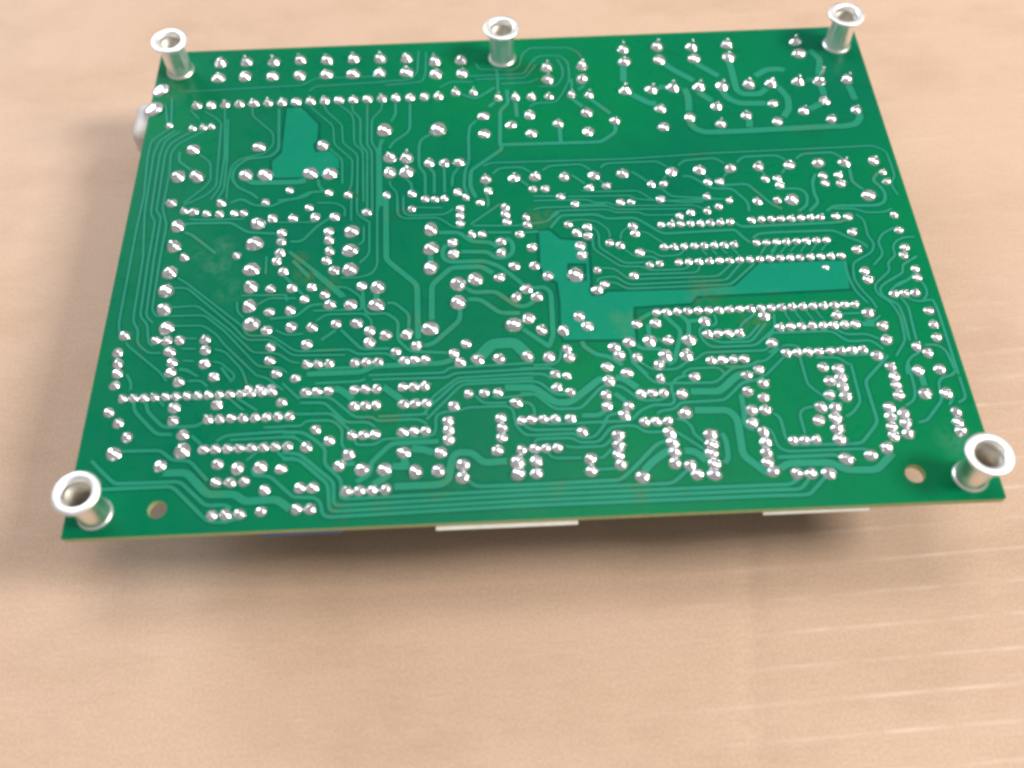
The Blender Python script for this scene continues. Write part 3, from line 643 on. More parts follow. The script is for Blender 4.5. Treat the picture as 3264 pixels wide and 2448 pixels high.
def chaikin(p):
    if len(p) < 3: return p
    out = [p[0]]
    for i in range(1, len(p)-1):
        a, c, e = p[i-1], p[i], p[i+1]
        la, le = math.dist(a, c), math.dist(c, e)
        ta, te = min(.45, 1.1/la if la else .4), min(.45, 1.1/le if le else .4)
        q0 = (c[0]+(a[0]-c[0])*ta, c[1]+(a[1]-c[1])*ta); q1 = (c[0]+(e[0]-c[0])*te, c[1]+(e[1]-c[1])*te)
        mid = ((q0[0]+q1[0]+2*c[0])/4, (q0[1]+q1[1]+2*c[1])/4)
        out += [q0, mid, q1]
    return out+[p[-1]]
def ribbon(p, w, z):
    """raised track: flat top with sloped shoulders"""
    p = chaikin(p); n = len(p); V, F = [], []
    for i in range(n):
        a, e = Vector(p[max(0, i-1)]), Vector(p[min(n-1, i+1)])
        d = (e-a); d = d.normalized() if d.length > 1e-6 else Vector((1, 0))
        nrm = Vector((-d.y, d.x)); k = 1.0
        c = Vector(p[i])
        for s, zz in ((-w/2-.30, Z0+z*.1), (-w/2+.01, Z0+z*.35), (-w/2+.09, Z0+z), (w/2-.09, Z0+z), (w/2-.01, Z0+z*.35), (w/2+.30, Z0+z*.1)):
            q = c+nrm*s*k; V.append((q.x, q.y, zz))
    for i in range(n-1):
        for k in range(5): F.append((i*6+k, (i+1)*6+k, (i+1)*6+k+1, i*6+k+1))
    return V, F
tr = []
for i, line in enumerate(TRACES.split()):
    a = [float(q) for q in line.split(',')]
    p = list(zip(a[1::2], a[2::2]))
    L = sum(math.dist(p[k], p[k+1]) for k in range(len(p)-1))
    tr.append((L*a[0], ribbon(p, a[0], .050+(i % 13)*.004)))
order = sorted(range(len(tr)), key=lambda i: -tr[i][0])
for i in order[:290]:
    mesh_obj('copper_trace', tr[i][1][0], tr[i][1][1], [M_trace, M_pool], board, midx=[1 if q % 5 in (0, 4) else 0 for q in range(len(tr[i][1][1]))])
if order[290:]:
    v, f = join(*[tr[i][1] for i in order[290:]])
    o = mesh_obj('copper_trace', v, f, [M_trace, M_pool], board, midx=[1 if q % 5 in (0, 4) else 0 for q in range(len(f))]); o['kind'] = 'stuff'

# ------------------------------------------------------------------ solder joints (unit radius meshes, shared)
def dome(h, seg=22, lop=0.0, cone=0.0):
    """one reflowed joint: flat pad ring, fillet and an uneven crown"""
    prof = [(1.0, -.02), (1.0, .05)]
    n = 7
    for i in range(n):
        t = i/(n-1)*math.pi/2*.985
        r = .955*math.cos(t); z = .06+h*math.sin(t)
        rc = .955*(1-i/(n-1))**1.25+.012; zc = .06+h*1.05*(i/(n-1))**1.15
        prof.append((r*(1-cone)+rc*cone, z*(1-cone)+zc*cone))
    v, f = lathe(prof, seg)
    p1, p2, p3 = [random.uniform(0, 6.28) for _ in range(3)]
    a1, a2 = random.uniform(.02, .065), random.uniform(.01, .04)
    out = []
    for x, y, z in v:
        a = math.atan2(y, x); k = 1+a1*math.sin(2*a+p1)+a2*math.sin(3*a+p2)*(1-z)
        dz = 1+.07*math.sin(2.6*x+p3)*math.cos(2.2*y+p1)
        out.append((x*k+lop*max(0, z)*.6, y*k, z*dz if z > .05 else z))
    return out, f+[tuple(i*len(prof)+len(prof)-1 for i in range(seg))]
def lead(x, y, r, z1, slant, z0=.2, seg=10):
    v, f = lathe([(r, z0), (r, z1-.06), (r*.8, z1)], seg)
    v = [(a+x, c+y, z+(slant*a if z > z0+.01 else 0)) for a, c, z in v]
    return v, f+[tuple(i*3+2 for i in range(seg))]
def clinch(length, r, h):
    path = [Vector((-.25, 0, .2)), Vector((-.18, 0, h)), Vector((.05, .02, h+.22)), Vector((.5, .05, h+.12)), Vector((length, .10, h-.18)), Vector((length+.18, .12, h-.30))]
    return sweep(path, [r, r, r, r, r*.95, r*.75], 9)
def cached(name, parts):
    v, f = join(*parts)
    me = bpy.data.meshes.new(name); me.from_pydata([tuple(c*MM for c in p) for p in v], [], f)
    me.materials.append(M_solder)
    for p in me.polygons: p.use_smooth = True
    me.update(); return me
U = random.uniform
def stub(lo, hi, r0=.20, r1=.32):
    return lead(U(-.14, .14), U(-.14, .14), U(r0, r1), U(lo, hi), U(-.6, .6))
VAR = {
 'd': [cached('solder_fillet', [dome(U(.42, .60), 22, U(-.2, .2), U(0, .55)), stub(.78, 1.2, .17, .26)]) for _ in range(7)] + [cached('solder_fillet', [dome(U(.42, .58), 22, U(-.2, .2), U(0, .3))]) for _ in range(2)],
 'D': [cached('solder_mound', [dome(U(.48, .62), 26, U(-.15, .15), U(0, .25)), stub(.66, .86, .26, .36)]) for _ in range(4)] + [cached('solder_mound', [dome(U(.5, .62), 26, U(-.15, .15))]) for _ in range(3)],
 'G': [cached('solder_flat', [dome(.20, 24, 0)])],
 'r': [cached('solder_pip', [dome(U(.48, .60), 18, U(-.04, .04), U(0, .35)), stub(.8, 1.12, .18, .26)]) for _ in range(7)] + [cached('solder_pip', [dome(U(.5, .62), 18, U(-.1, .1))]) for _ in range(2)],
 't': [cached('solder_peak', [dome(U(.6, .75), 22, U(-.08, .08), U(.1, .5)), stub(1.05, 1.5, .2, .28)]) for _ in range(5)],
 'T': [cached('solder_spike', [dome(.75, 22, 0, .3), lead(.05, .1, .25, 2.7, .3)])],
 'c': [cached('solder_clinch', [dome(U(.40, .54), 20, U(-.1, .2), U(0, .3)), clinch(U(.75, 1.05), U(.16, .22), U(.42, .52))]) for _ in range(5)],
}
JOINTS = """t,-82.4,69.5,1.81
t,-75.0,69.6,1.81
t,-67.2,69.1,1.81
t,-59.6,69.4,1.81
t,-52.0,69.0,1.81
t,-44.4,69.0,1.81
t,-36.8,68.6,1.81
d,-82.4,63.5,1.89
d,-74.9,63.7,1.89
d,-67.2,63.3,1.89
d,-59.4,63.3,1.89
d,-51.8,63.1,1.89
d,-44.3,62.9,1.89
d,-36.8,63.0,1.89
t,-29.3,68.4,1.81
t,-21.2,66.7,1.81
t,-13.8,66.8,1.81
d,-29.2,62.8,1.89
d,-21.0,61.6,1.89
d,-13.5,61.4,1.89
r,-87.1,52.7,1.48
r,-83.2,52.7,1.48
r,-79.3,52.7,1.48
r,-75.3,52.7,1.48
r,-71.4,52.7,1.48
r,-67.4,52.7,1.48
r,-63.5,52.7,1.48
r,-59.6,52.7,1.48
r,-55.6,52.7,1.48
r,-51.7,52.7,1.48
r,-47.8,52.7,1.48
r,-43.8,52.7,1.48
r,-39.9,52.7,1.48
r,-35.9,52.7,1.48
r,-32.0,52.7,1.48
r,-28.1,52.7,1.48
r,-24.1,52.7,1.48
r,-20.2,52.7,1.48
d,-87.3,44.0,1.12
d,-84.4,44.2,1.12
d,-82.1,44.3,1.03
d,-93.8,45.4,1.03
D,-86.1,36.1,1.81
D,-68.4,36.0,1.81
D,-51.3,35.7,1.81
D,-88.9,26.5,1.98
D,-83.9,26.2,2.06
D,-71.0,26.1,1.98
D,-65.8,25.9,2.06
D,-54.0,25.8,1.98
D,-48.8,25.4,2.06
d,-59.0,20.2,1.12
d,-48.7,18.8,1.20
d,-43.7,17.8,1.20
t,-15.5,54.0,1.38
t,-10.5,53.7,1.20
t,-3.7,51.1,1.29
t,1.1,51.2,1.29
t,5.5,51.0,1.29
t,10.4,51.0,1.29
t,16.6,51.2,1.29
t,21.5,50.9,1.29
d,-7.9,44.4,1.63
d,-0.5,40.7,1.55
d,4.7,44.1,1.63
d,12.3,40.4,1.46
d,20.3,44.1,1.63
d,27.8,40.7,1.46
d,-7.9,37.7,1.63
d,4.9,37.2,1.63
d,20.2,37.0,1.63
D,-34.9,40.5,2.24
D,-20.4,39.9,2.32
t,-33.2,30.2,1.81
t,-28.7,29.7,1.89
d,-33.1,24.9,1.89
d,-28.7,24.9,1.98
d,-22.7,27.8,1.46
d,-18.7,27.6,1.46
d,-14.8,27.6,1.46
t,10.4,62.4,1.72
t,20.4,62.5,1.72
d,10.5,57.6,1.81
d,20.1,57.2,1.81
d,-7.9,21.2,1.55
d,-0.5,21.4,1.55
d,5.0,21.5,1.63
d,12.6,21.1,1.55
d,20.4,21.1,1.55
c,-7.4,17.2,1.20
c,7.4,17.2,1.20
c,23.3,17.3,1.20
d,4.2,17.2,1.12
d,18.9,17.0,1.20
d,-33.7,17.1,1.12
d,-27.2,17.3,1.20
d,-23.7,15.4,1.12
d,-21.2,15.2,1.12
d,-18.8,15.3,1.12
d,-15.3,17.3,1.29
d,-13.2,15.4,1.12
d,11.2,14.3,1.12
t,32.7,68.7,1.72
t,42.5,69.1,1.72
t,52.4,68.7,1.72
t,62.5,68.9,1.72
t,82.3,69.2,1.72
d,32.6,63.7,1.85
d,42.5,63.8,1.85
d,52.4,63.8,1.85
d,62.3,63.9,1.85
d,82.5,64.2,1.85
t,31.7,52.1,1.76
t,39.0,52.1,1.76
t,45.0,52.5,1.76
t,52.3,52.5,1.76
t,58.7,52.4,1.76
t,66.2,52.6,1.76
t,72.4,52.7,1.76
t,80.0,53.0,1.76
T,85.8,52.7,1.76
t,93.6,52.9,1.76
d,40.6,44.5,1.55
d,56.0,44.7,1.63
d,71.6,44.8,1.46
d,85.9,45.1,1.63
d,48.2,40.8,1.55
d,63.6,40.8,1.55
d,79.4,41.5,1.55
d,40.6,37.6,1.63
d,56.2,37.8,1.55
d,71.6,38.0,1.55
d,86.3,38.1,1.55
d,93.7,41.1,1.55
d,27.9,21.4,1.63
d,40.8,21.4,1.63
d,48.1,21.6,1.63
d,56.2,21.7,1.63
d,63.7,21.9,1.63
d,71.9,22.1,1.63
d,79.5,22.3,1.63
d,86.3,22.1,1.63
d,94.1,22.3,1.63
d,35.0,17.3,1.12
d,49.7,17.3,1.12
d,64.8,17.5,1.12
d,79.8,17.9,1.20
d,79.9,15.3,1.20
d,48.7,12.3,1.12
d,54.3,10.7,1.03
d,61.4,10.1,1.29
d,66.5,10.2,1.12
c,38.1,17.2,1.20
c,52.8,17.3,1.20
c,67.9,17.5,1.20
c,68.1,15.2,1.20
c,36.7,12.0,1.20
D,70.3,10.2,1.89
c,83.9,17.9,1.20
c,83.9,14.9,1.29
d,95.6,18.2,1.03
d,95.8,14.9,1.12
D,90.2,10.5,1.89
d,-89.4,17.4,1.46
d,-76.5,16.7,1.29
d,-65.0,16.4,1.20
d,-85.7,14.5,1.12
d,-83.3,14.2,1.38
d,-79.8,13.3,1.12
d,-76.5,13.1,1.20
d,-72.7,13.1,1.12
d,-70.2,13.0,1.20
d,-53.6,14.0,1.12
d,-62.7,10.9,1.38
d,-57.5,10.6,1.29
d,-51.8,10.7,1.46
d,-46.8,10.6,1.38
D,-86.7,9.5,1.89
D,-86.8,2.9,1.89
D,-86.7,-5.3,1.98
D,-86.8,-10.9,1.98
D,-86.5,-16.5,1.89
D,-85.2,-22.0,1.89
d,-83.7,-0.7,1.29
d,-70.7,-0.8,1.20
D,-66.3,9.2,1.98
D,-66.5,2.7,2.15
D,-66.5,-5.3,2.15
D,-66.2,-10.7,1.89
D,-66.0,-16.5,1.89
D,-65.0,-21.8,2.06
c,-60.0,5.9,1.29
c,-59.9,3.1,1.29
c,-59.9,-0.5,1.38
c,-60.5,-3.1,1.29
c,-58.6,-6.4,1.38
d,-48.1,5.8,1.38
d,-47.9,2.9,1.38
d,-47.6,-0.6,1.38
d,-48.1,-3.6,1.38
d,-46.1,-6.7,1.46
d,-61.3,-11.5,1.29
d,-56.1,-11.6,1.38
d,-48.0,-14.0,1.29
d,-52.8,-15.1,1.20
d,-46.6,-17.0,1.46
d,-61.0,-18.4,1.38
d,-56.1,-18.3,1.46
d,-55.4,-23.1,1.46
d,-50.5,-23.4,1.38
d,-44.8,-22.7,1.29
d,-61.2,-23.8,1.38
d,-51.4,-28.3,1.46
d,-59.9,-28.6,1.29
d,-59.8,-32.3,1.29
c,-51.3,-11.5,1.29
d,-94.9,-23.6,1.38
d,-95.7,-28.4,1.38
d,-95.1,-31.5,1.38
d,-87.3,-25.3,1.20
d,-84.6,-25.6,1.38
d,-81.5,-25.6,1.29
d,-75.5,-25.7,1.38
d,-83.5,-28.7,1.46
d,-82.5,-31.7,1.38
c,-75.2,-28.7,1.38
c,-74.9,-32.5,1.38
r,-51.0,-33.8,1.26
r,-48.4,-33.8,1.26
r,-45.8,-33.8,1.26
d,-9.5,13.4,1.12
d,-27.2,12.2,1.20
d,-38.7,11.7,1.29
d,-3.2,11.5,1.20
d,-3.2,9.2,1.29
d,-2.9,6.6,1.29
d,2.0,7.8,1.12
d,2.2,5.4,1.20
c,-14.8,11.5,1.20
c,-14.8,9.1,1.20
c,-14.8,6.7,1.20
D,-42.3,5.5,2.06
D,-42.4,-0.5,2.06
D,-42.1,-6.7,2.06
D,-35.2,-12.5,1.98
D,-35.3,-17.7,1.98
D,-22.3,5.2,1.98
D,-22.3,-1.0,2.06
D,-22.3,-7.1,2.06
D,-15.6,-12.4,2.06
D,-11.3,-11.1,1.98
D,-15.6,-18.0,2.06
D,-2.6,-25.1,2.06
D,-22.4,-25.1,2.15
d,-39.1,-11.8,1.46
d,-41.6,-17.2,1.63
d,-11.9,3.0,1.12
d,-9.3,2.9,1.20
d,-4.7,0.4,1.38
d,-4.7,-3.2,1.38
d,-1.6,-7.6,1.38
d,3.3,-7.7,1.38
d,6.4,-11.1,1.46
d,1.0,-14.7,1.46
d,-1.6,-17.1,1.46
d,3.4,-17.2,1.46
d,4.0,-26.9,1.55
c,0.1,2.4,1.29
c,3.0,-2.0,1.46
c,-16.8,0.5,1.46
c,-16.7,-3.1,1.46
c,-5.4,-10.9,1.46
c,1.1,-23.4,1.63
c,-25.6,-29.9,1.46
d,-39.9,-22.8,1.46
d,-36.7,-25.1,1.38
d,-36.6,-28.4,1.55
d,-32.9,-26.5,1.55
d,-27.9,-26.5,1.55
d,-30.4,-31.3,1.29
d,-16.8,-32.4,1.29
d,-13.9,-29.9,1.38
r,-39.9,-33.9,1.30
r,-37.2,-33.9,1.30
r,-34.5,-33.9,1.30
r,-28.4,-33.9,1.30
r,-25.9,-33.9,1.30
r,-23.4,-33.9,1.30
d,-15.5,-35.0,1.46
d,-11.3,-34.4,1.55
d,-6.3,-34.4,1.55
d,0.3,-34.2,1.63
d,5.3,-34.5,1.55
c,14.7,11.5,1.20
c,17.3,3.9,1.29
c,17.1,0.9,1.29
c,15.2,-5.1,1.46
c,14.9,-26.3,1.46
c,31.0,-26.3,1.38
c,10.0,-34.9,1.46
c,18.5,-37.9,1.38
d,26.4,11.6,1.20
d,29.1,11.5,1.03
d,51.3,8.8,1.12
d,48.2,7.5,1.12
d,43.9,7.3,1.12
d,40.9,6.3,1.12
d,12.5,4.9,1.20
d,14.5,2.2,1.29
d,28.7,3.5,1.29
d,29.1,1.2,1.20
d,15.0,-2.0,1.46
d,22.4,-1.5,1.20
d,24.9,-2.4,1.20
d,29.6,-4.9,1.29
r,35.9,3.6,1.10
r,38.4,3.6,1.10
r,40.9,3.6,1.10
r,43.4,3.6,1.10
r,45.9,3.6,1.10
r,48.4,3.6,1.10
r,50.9,3.6,1.10
r,53.4,3.6,1.10
r,58.9,4.0,1.10
r,61.4,4.0,1.10
r,63.9,4.0,1.10
r,66.4,4.0,1.10
r,68.9,4.0,1.10
r,71.4,4.0,1.10
r,73.9,4.0,1.10
r,76.4,4.0,1.10
d,80.3,4.1,1.12
d,83.4,3.8,1.29
r,35.8,-3.6,1.10
r,38.3,-3.6,1.10
r,40.8,-3.6,1.10
r,43.3,-3.6,1.10
r,45.8,-3.6,1.10
r,48.3,-3.6,1.10
r,50.8,-3.6,1.10
r,53.3,-3.6,1.10
r,58.9,-3.4,1.10
r,61.4,-3.4,1.10
r,63.9,-3.4,1.10
r,66.4,-3.4,1.10
r,68.9,-3.4,1.10
r,71.4,-3.4,1.10
r,73.9,-3.4,1.10
r,76.4,-3.4,1.10
r,31.6,-8.9,1.10
r,34.1,-8.7,1.10
r,38.8,-8.5,1.10
r,41.3,-8.5,1.10
r,43.8,-8.5,1.10
r,46.4,-8.5,1.10
r,48.9,-8.5,1.10
r,51.4,-8.5,1.10
r,53.9,-8.5,1.10
r,56.4,-8.5,1.10
r,58.9,-8.5,1.10
r,61.4,-8.5,1.10
r,63.9,-8.5,1.10
r,66.4,-8.5,1.10
r,68.9,-8.5,1.10
r,71.4,-8.5,1.10
r,74.0,-8.5,1.10
r,76.5,-8.5,1.10
r,79.0,-8.5,1.10
d,18.6,-9.9,1.12
d,27.4,-11.9,1.20
d,20.0,-14.3,1.20
d,18.1,-15.9,1.38
d,13.1,-23.5,1.55
d,9.1,-27.2,1.55
d,26.6,-26.3,1.29
d,42.7,-26.3,1.38
d,57.0,-25.5,1.38
D,13.2,-11.1,2.06
r,31.6,-23.2,1.17
r,34.1,-23.2,1.17
r,36.6,-23.2,1.17
r,39.1,-23.2,1.17
r,41.6,-23.2,1.17
r,44.1,-23.2,1.17
r,46.6,-23.2,1.17
r,49.1,-23.2,1.17
r,51.6,-23.2,1.17
r,54.1,-23.2,1.17
r,56.6,-23.2,1.17
r,59.1,-23.2,1.17
r,61.6,-23.2,1.17
r,64.1,-23.2,1.17
r,66.6,-23.2,1.17
r,69.1,-23.2,1.17
r,71.6,-23.2,1.17
r,74.2,-23.2,1.17
r,76.7,-23.2,1.17
r,79.2,-23.2,1.17
r,43.0,-30.0,1.26
r,45.4,-30.0,1.26
r,47.9,-30.0,1.26
r,50.4,-30.0,1.26
r,42.7,-37.3,1.26
r,45.3,-37.3,1.26
r,47.8,-37.3,1.26
r,50.4,-37.3,1.26
d,24.2,-31.3,1.55
d,29.1,-31.2,1.63
d,33.4,-31.3,1.46
d,38.3,-31.4,1.63
d,20.6,-32.6,1.38
d,21.6,-35.0,1.46
d,25.7,-35.6,1.29
d,32.3,-35.5,1.63
d,37.2,-35.6,1.63
d,9.6,-32.5,1.29
d,30.4,-38.0,1.46
d,57.5,-33.1,1.38
d,95.0,3.7,1.12
d,95.1,-1.2,1.20
d,95.2,-6.8,1.20
d,94.3,-9.2,1.20
d,96.1,-13.5,1.12
d,96.0,-16.1,1.20
d,83.7,-13.4,1.29
d,74.5,-11.9,0.86
d,96.2,-26.0,1.29
d,96.3,-29.9,1.29
d,96.1,-33.6,1.29
d,74.2,-26.1,1.29
d,90.7,-35.9,1.38
d,92.9,-37.7,1.38
c,83.4,-1.2,1.29
c,83.3,-6.8,1.38
c,83.9,-16.1,1.46
c,81.7,-25.9,1.46
c,84.3,-29.7,1.46
c,84.2,-33.7,1.46
c,81.0,-37.9,1.46
r,89.2,-20.6,1.22
r,91.7,-20.6,1.22
r,94.3,-20.6,1.22
r,60.2,-28.9,1.24
r,62.7,-28.9,1.24
r,65.3,-28.9,1.24
r,67.8,-28.9,1.24
r,70.4,-28.9,1.24
r,72.9,-28.9,1.24
r,75.5,-28.9,1.24
r,78.0,-28.9,1.24
r,60.4,-36.1,1.24
r,62.9,-36.1,1.24
r,65.5,-36.1,1.24
r,68.0,-36.1,1.24
r,70.6,-36.1,1.24
r,73.1,-36.1,1.24
r,75.7,-36.1,1.24
r,78.2,-36.1,1.24
d,-94.8,-34.2,1.31
d,-94.9,-37.4,1.31
d,-82.5,-34.5,1.39
d,-80.3,-37.2,1.39
d,-57.9,-36.0,1.31
d,-95.0,-44.5,1.39
d,-92.5,-47.4,1.39
d,-89.9,-51.1,1.39
d,-80.4,-44.0,1.39
d,-80.2,-47.4,1.39
d,-77.5,-51.1,1.39
d,-56.1,-43.7,1.31
c,-72.3,-36.1,1.39
c,-70.8,-43.7,1.39
r,-92.5,-41.0,1.17
r,-90.0,-41.0,1.17
r,-87.6,-41.0,1.17
r,-85.2,-41.0,1.17
r,-82.7,-41.0,1.17
r,-80.3,-41.0,1.17
r,-77.8,-41.0,1.17
r,-75.4,-41.0,1.17
r,-73.0,-41.0,1.17
r,-70.5,-41.0,1.17
r,-68.1,-41.0,1.17
r,-65.6,-41.0,1.17
r,-63.2,-41.0,1.17
r,-60.8,-41.0,1.17
r,-58.3,-41.0,1.17
r,-63.9,-39.9,1.17
r,-61.3,-39.9,1.17
r,-58.8,-39.9,1.17
D,-92.2,-55.1,1.72
D,-77.1,-55.1,1.88
r,-72.3,-47.4,1.22
r,-69.7,-47.4,1.22
r,-67.1,-47.4,1.22
r,-64.5,-47.4,1.22
r,-61.8,-47.4,1.22
r,-59.2,-47.4,1.22
r,-56.6,-47.4,1.22
r,-54.0,-47.4,1.22
r,-72.4,-55.0,1.24
r,-69.8,-55.0,1.24
r,-67.1,-55.0,1.24
r,-64.5,-55.0,1.24
r,-61.9,-55.0,1.24
r,-59.2,-55.0,1.24
r,-56.6,-55.0,1.24
r,-53.9,-55.0,1.24
d,-68.9,-58.8,1.31
d,-64.4,-60.0,1.63
d,-59.4,-60.0,1.63
d,-54.9,-60.6,1.31
d,-81.5,-58.6,1.47
d,-58.0,-65.5,1.31
d,-58.3,-70.5,1.31
r,-68.7,-63.3,1.30
r,-65.6,-63.3,1.30
r,-62.6,-63.3,1.30
r,-68.8,-70.9,1.35
r,-65.9,-70.9,1.35
r,-62.9,-70.9,1.35
r,-50.8,-41.3,1.28
r,-48.2,-41.3,1.28
r,-45.5,-41.3,1.28
r,-39.7,-41.2,1.28
r,-37.1,-41.2,1.28
r,-34.5,-41.2,1.28
r,-28.6,-41.0,1.28
r,-26.1,-41.0,1.28
r,-23.6,-41.0,1.28
r,-39.6,-45.5,1.28
r,-37.1,-45.5,1.28
r,-34.5,-45.5,1.28
r,-28.4,-45.5,1.28
r,-25.8,-45.5,1.28
r,-23.2,-45.5,1.28
r,-39.7,-53.0,1.28
r,-37.1,-53.0,1.28
r,-34.5,-53.0,1.28
r,-28.5,-52.7,1.28
r,-25.9,-52.7,1.28
r,-23.3,-52.7,1.28
d,-53.4,-37.5,1.23
d,-13.6,-43.5,1.23
d,-10.0,-43.5,1.23
d,-6.8,-43.5,1.23
d,-2.8,-46.4,1.39
d,-47.9,-51.1,1.23
d,-44.7,-54.1,1.31
d,-49.7,-55.4,1.39
d,-6.5,-50.2,1.31
d,-6.3,-52.7,1.31
d,-6.4,-55.1,1.31
d,-7.5,-58.3,1.47
d,-1.8,-51.0,1.23
d,-20.0,-58.2,1.47
d,-42.2,-60.4,1.47
d,-28.1,-57.9,1.47
c,-17.0,-46.6,1.39
c,-18.3,-50.4,1.39
c,-18.2,-52.7,1.39
c,-18.2,-55.2,1.39
c,-40.3,-57.8,1.47
c,-15.2,-61.4,1.55
c,-15.3,-64.5,1.63
D,-37.1,-61.6,1.63
D,-32.3,-61.7,1.63
D,-25.5,-62.7,1.72
D,-20.5,-62.6,1.63
D,-3.2,-61.4,1.72
D,-3.2,-64.3,1.72
d,-2.2,-58.4,1.31
r,-50.4,-65.3,1.40
r,-47.7,-65.4,1.40
r,-40.4,-66.6,1.40
r,-37.6,-66.6,1.40
r,-34.7,-66.6,1.40
r,-31.8,-66.6,1.40
r,-50.8,-70.4,1.40
r,-47.9,-70.4,1.40
d,6.4,-39.2,1.23
d,9.1,-39.8,1.06
d,22.9,-39.7,1.39
d,30.4,-41.6,1.23
d,6.6,-42.8,1.23
d,9.6,-44.2,1.23
d,17.6,-45.3,1.39
d,17.6,-48.3,1.39
d,22.4,-48.4,1.31
d,21.2,-50.8,1.39
d,34.9,-45.9,1.47
d,34.9,-50.9,1.63
d,50.3,-41.7,1.31
d,49.6,-46.0,1.39
d,49.8,-50.9,1.47
d,11.5,-54.5,1.31
d,19.0,-60.5,1.39
d,30.7,-55.7,1.39
d,31.1,-58.2,1.47
d,31.3,-60.5,1.47
d,31.0,-63.2,1.47
d,34.3,-63.9,1.47
d,39.3,-61.1,1.47
d,35.6,-66.2,1.47
d,39.2,-66.3,1.55
d,12.8,-61.3,1.47
d,12.7,-64.3,1.47
d,51.5,-56.5,1.39
d,51.5,-59.0,1.39
d,51.3,-61.6,1.39
d,51.2,-63.9,1.39
c,38.3,-41.5,1.31
c,18.6,-41.6,1.47
c,53.2,-40.3,1.31
c,53.6,-44.1,1.31
c,53.0,-47.8,1.31
c,52.9,-51.0,1.39
c,49.4,-54.1,1.39
c,9.1,-51.0,1.31
c,19.3,-55.8,1.47
c,19.2,-58.3,1.47
c,19.2,-63.0,1.47
c,39.7,-56.6,1.55
c,39.7,-59.0,1.55
c,39.6,-63.8,1.55
c,0.9,-61.3,1.47
c,0.8,-64.3,1.47
c,23.6,-66.2,1.63
r,25.6,-45.4,1.28
r,28.1,-45.4,1.28
r,30.7,-45.4,1.28
r,0.5,-50.9,1.28
r,3.1,-50.9,1.28
r,5.7,-50.9,1.28
r,25.6,-52.7,1.28
r,28.2,-52.7,1.28
r,30.8,-52.7,1.28
r,0.7,-58.2,1.28
r,3.2,-58.2,1.28
r,5.8,-58.2,1.28
d,51.9,-66.2,1.47
d,68.0,-40.4,1.39
d,68.8,-44.2,1.47
d,68.0,-47.8,1.39
d,65.4,-50.9,1.47
d,64.2,-54.2,1.47
d,83.5,-41.1,1.31
d,83.7,-43.6,1.39
d,83.6,-46.0,1.39
d,83.5,-48.7,1.47
d,80.6,-51.7,1.47
d,80.3,-54.0,1.39
d,80.0,-56.5,1.39
d,79.9,-58.9,1.39
d,89.5,-48.5,1.55
d,94.3,-48.6,1.55
d,89.5,-42.4,1.47
d,94.5,-42.3,1.47
d,95.2,-53.5,1.31
d,94.9,-56.1,1.31
d,94.9,-58.4,1.47
d,73.8,-63.4,1.47
d,56.9,-67.0,1.55
d,60.0,-67.1,1.47
d,63.8,-67.2,1.55
c,71.4,-41.0,1.39
c,71.5,-43.5,1.39
c,71.4,-45.9,1.39
c,71.6,-48.4,1.47
c,68.6,-51.2,1.39
c,68.1,-53.8,1.47
c,67.9,-56.5,1.47
c,67.9,-59.2,1.55
c,83.4,-53.4,1.39
c,83.3,-55.8,1.39
c,83.1,-58.5,1.39
c,68.3,-64.0,1.63
D,77.6,-61.8,1.63
r,57.6,-59.0,1.30
r,60.1,-59.0,1.30
r,62.7,-59.0,1.30
G,-98.2,59.4,2.50
G,-99.1,51.9,2.80"""
js = []
for line in JOINTS.split():
    k, x, y, r = line.split(','); js.append((k, float(x), float(y), float(r)))
def near_weight(q):
    return q[3]*(1.0 if True else 0)/(1+ (q[2]+75)*.0024)
js.sort(key=lambda q: -near_weight(q))
rest = []
for i, (k, x, y, r) in enumerate(js):
    me = random.choice(VAR[k])
    ang = random.uniform(-.5, .5) if k == 'c' else random.uniform(0, 6.28)
    sx = r*random.uniform(.95, 1.04); sy = r*random.uniform(.95, 1.04); sz = r*random.uniform(.85, 1.15)
    tilt = random.uniform(-.07, .07)
    if i < 300:
        o = bpy.data.objects.new('solder_joint', me); link(o, board)
        o.location = (x*MM, y*MM, Z0*MM); o.rotation_euler = (tilt, -tilt*.6, ang) if k != 'G' else (0, -.16, 0); o.scale = (sx, sy, sz)
    else:
        mw = Matrix.Translation(Vector((x*MM, y*MM, Z0*MM))) @ Matrix.Rotation(ang, 4, 'Z') @ Matrix.Diagonal((sx, sy, sz, 1))
        rest.append(([tuple((mw @ v.co)/MM) for v in me.vertices], [tuple(p.vertices) for p in me.polygons]))
v, f = join(*rest)
o = mesh_obj('solder_joint', v, f, [M_solder], board, smooth=True); o['kind'] = 'stuff'

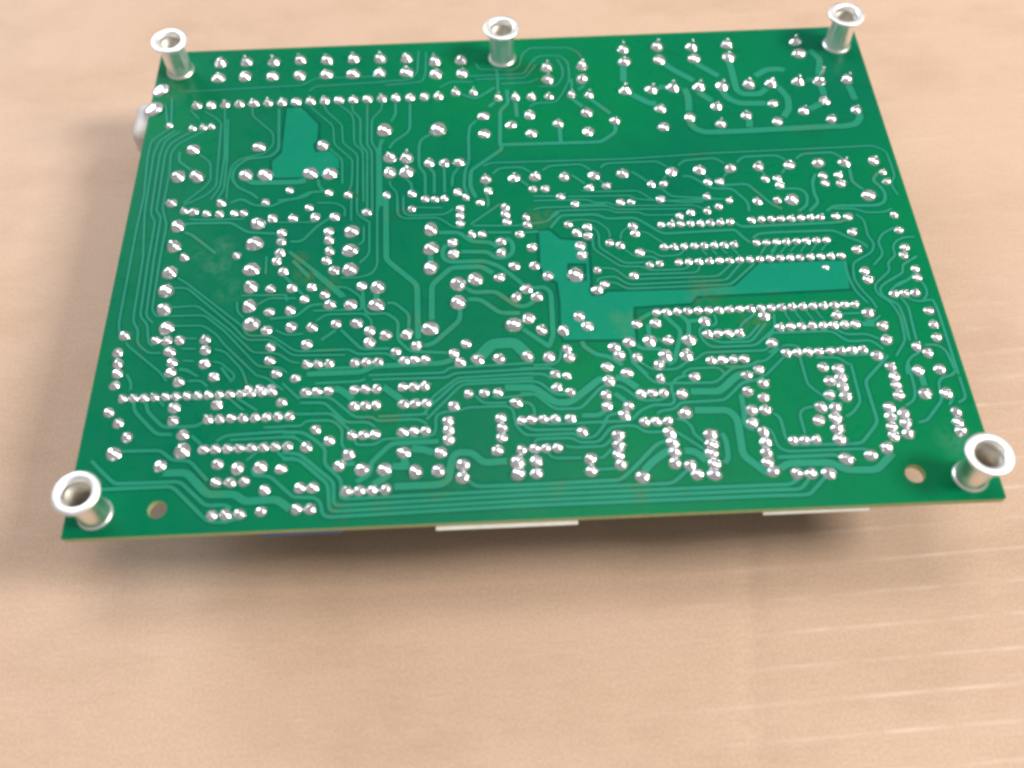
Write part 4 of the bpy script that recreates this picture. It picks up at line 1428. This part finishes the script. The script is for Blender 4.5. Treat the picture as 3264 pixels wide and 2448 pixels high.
# ------------------------------------------------------------------ swaged metal standoffs
H = 10.6
barrel = [(2.9, .3), (2.9, H-1.6), (3.45, H-1.6), (3.36, H-2.3), (3.36, .55), (3.5, .3), (3.9, .12), (3.95, -.1), (2.9, -.1)]
rim = [(2.9, H-1.6), (2.92, H-1.0), (3.02, H-.5), (3.3, H-.12), (3.7, H+.04), (4.4, H+.06), (4.85, H-.06), (5.05, H-.36), (4.9, H-.68), (4.4, H-.9), (3.85, H-1.12), (3.47, H-1.6)]
def shared(name, parts, m, bore=None):
    vv, ff = join(*parts)
    me = bpy.data.meshes.new(name); me.from_pydata([tuple(c*MM for c in p) for p in vv], [], ff)
    me.materials.append(m)
    if bore:
        me.materials.append(bore)
        for p in me.polygons:
            if all(math.hypot(me.vertices[i].co.x, me.vertices[i].co.y) < 2.95*MM for i in p.vertices): p.material_index = 1
    for p in me.polygons: p.use_smooth = True
    me.update(); return me
so_me = shared('standoff', [lathe(barrel, 48, closed=True), lathe([(2.91, .35), (.9, .35), (.9, .2), (.02, .2)], 32)], M_nickel, M_bore)
rim_me = shared('flange', [lathe(rim, 56)], M_rim)
for x, y in ((-93.6, 67.3), (-2.0, 67.3), (93.8, 67.5), (-93.8, -69.3), (93.9, -69.3)):
    o = link(bpy.data.objects.new('standoff', so_me), board)
    o.location = (x*MM, y*MM, Z0*MM); o.rotation_euler = (0, 0, random.uniform(0, 6))
    link(bpy.data.objects.new('flange', rim_me), o)

# ------------------------------------------------------------------ the parts on the hidden side, seen only past the edges
ZB = Z0-TH
def part(name, geo, m, label=None, smooth=False):
    o = mesh_obj(name, geo[0], geo[1], [m], board, smooth=smooth)
    if label: o['label'] = label
    return o
def connector(x0, x1, y0, y1, z0, label=None):
    o = part('connector_housing', bevel_box(x0, x1, y0, y1, z0, ZB-.05, 2.4), M_haze, label, True)
    return o
part('plastic_strip', bevel_box(-21.3, 9.0, -75.8, -73.0, ZB-.6, ZB-.02, .25), M_white)
part('plastic_strip', bevel_box(48.4, 71.2, -75.5, -73.0, ZB-.5, ZB-.02, .2), M_white)
connector(-105.4, -93.0, 44.0, 57.5, ZB-9.0, 'white housing sticking out past the left edge')
for x0, x1, y0, y1 in ((-34, -3, -63, -40), (-1, 26, -63.5, -44), (28, 55.5, -64, -42), (60, 78, -64, -46), (-62, -36, -54, -38), (-60, -30, 48, 66), (30, 62, 46, 66)):
    part('relay', bevel_box(x0, x1, y0, y1, 0.35, ZB-.05, .5), M_black)
v, f = lathe([(.05, -9), (5.6, -9), (6.6, -8.2), (6.6, 8.2), (5.6, 9), (.05, 9)], 30)
v = [(z-50.0, x*.12-74.3, yy*.12+ZB-.85) for x, yy, z in v]
part('capacitor', (v, f), M_blue, smooth=True)
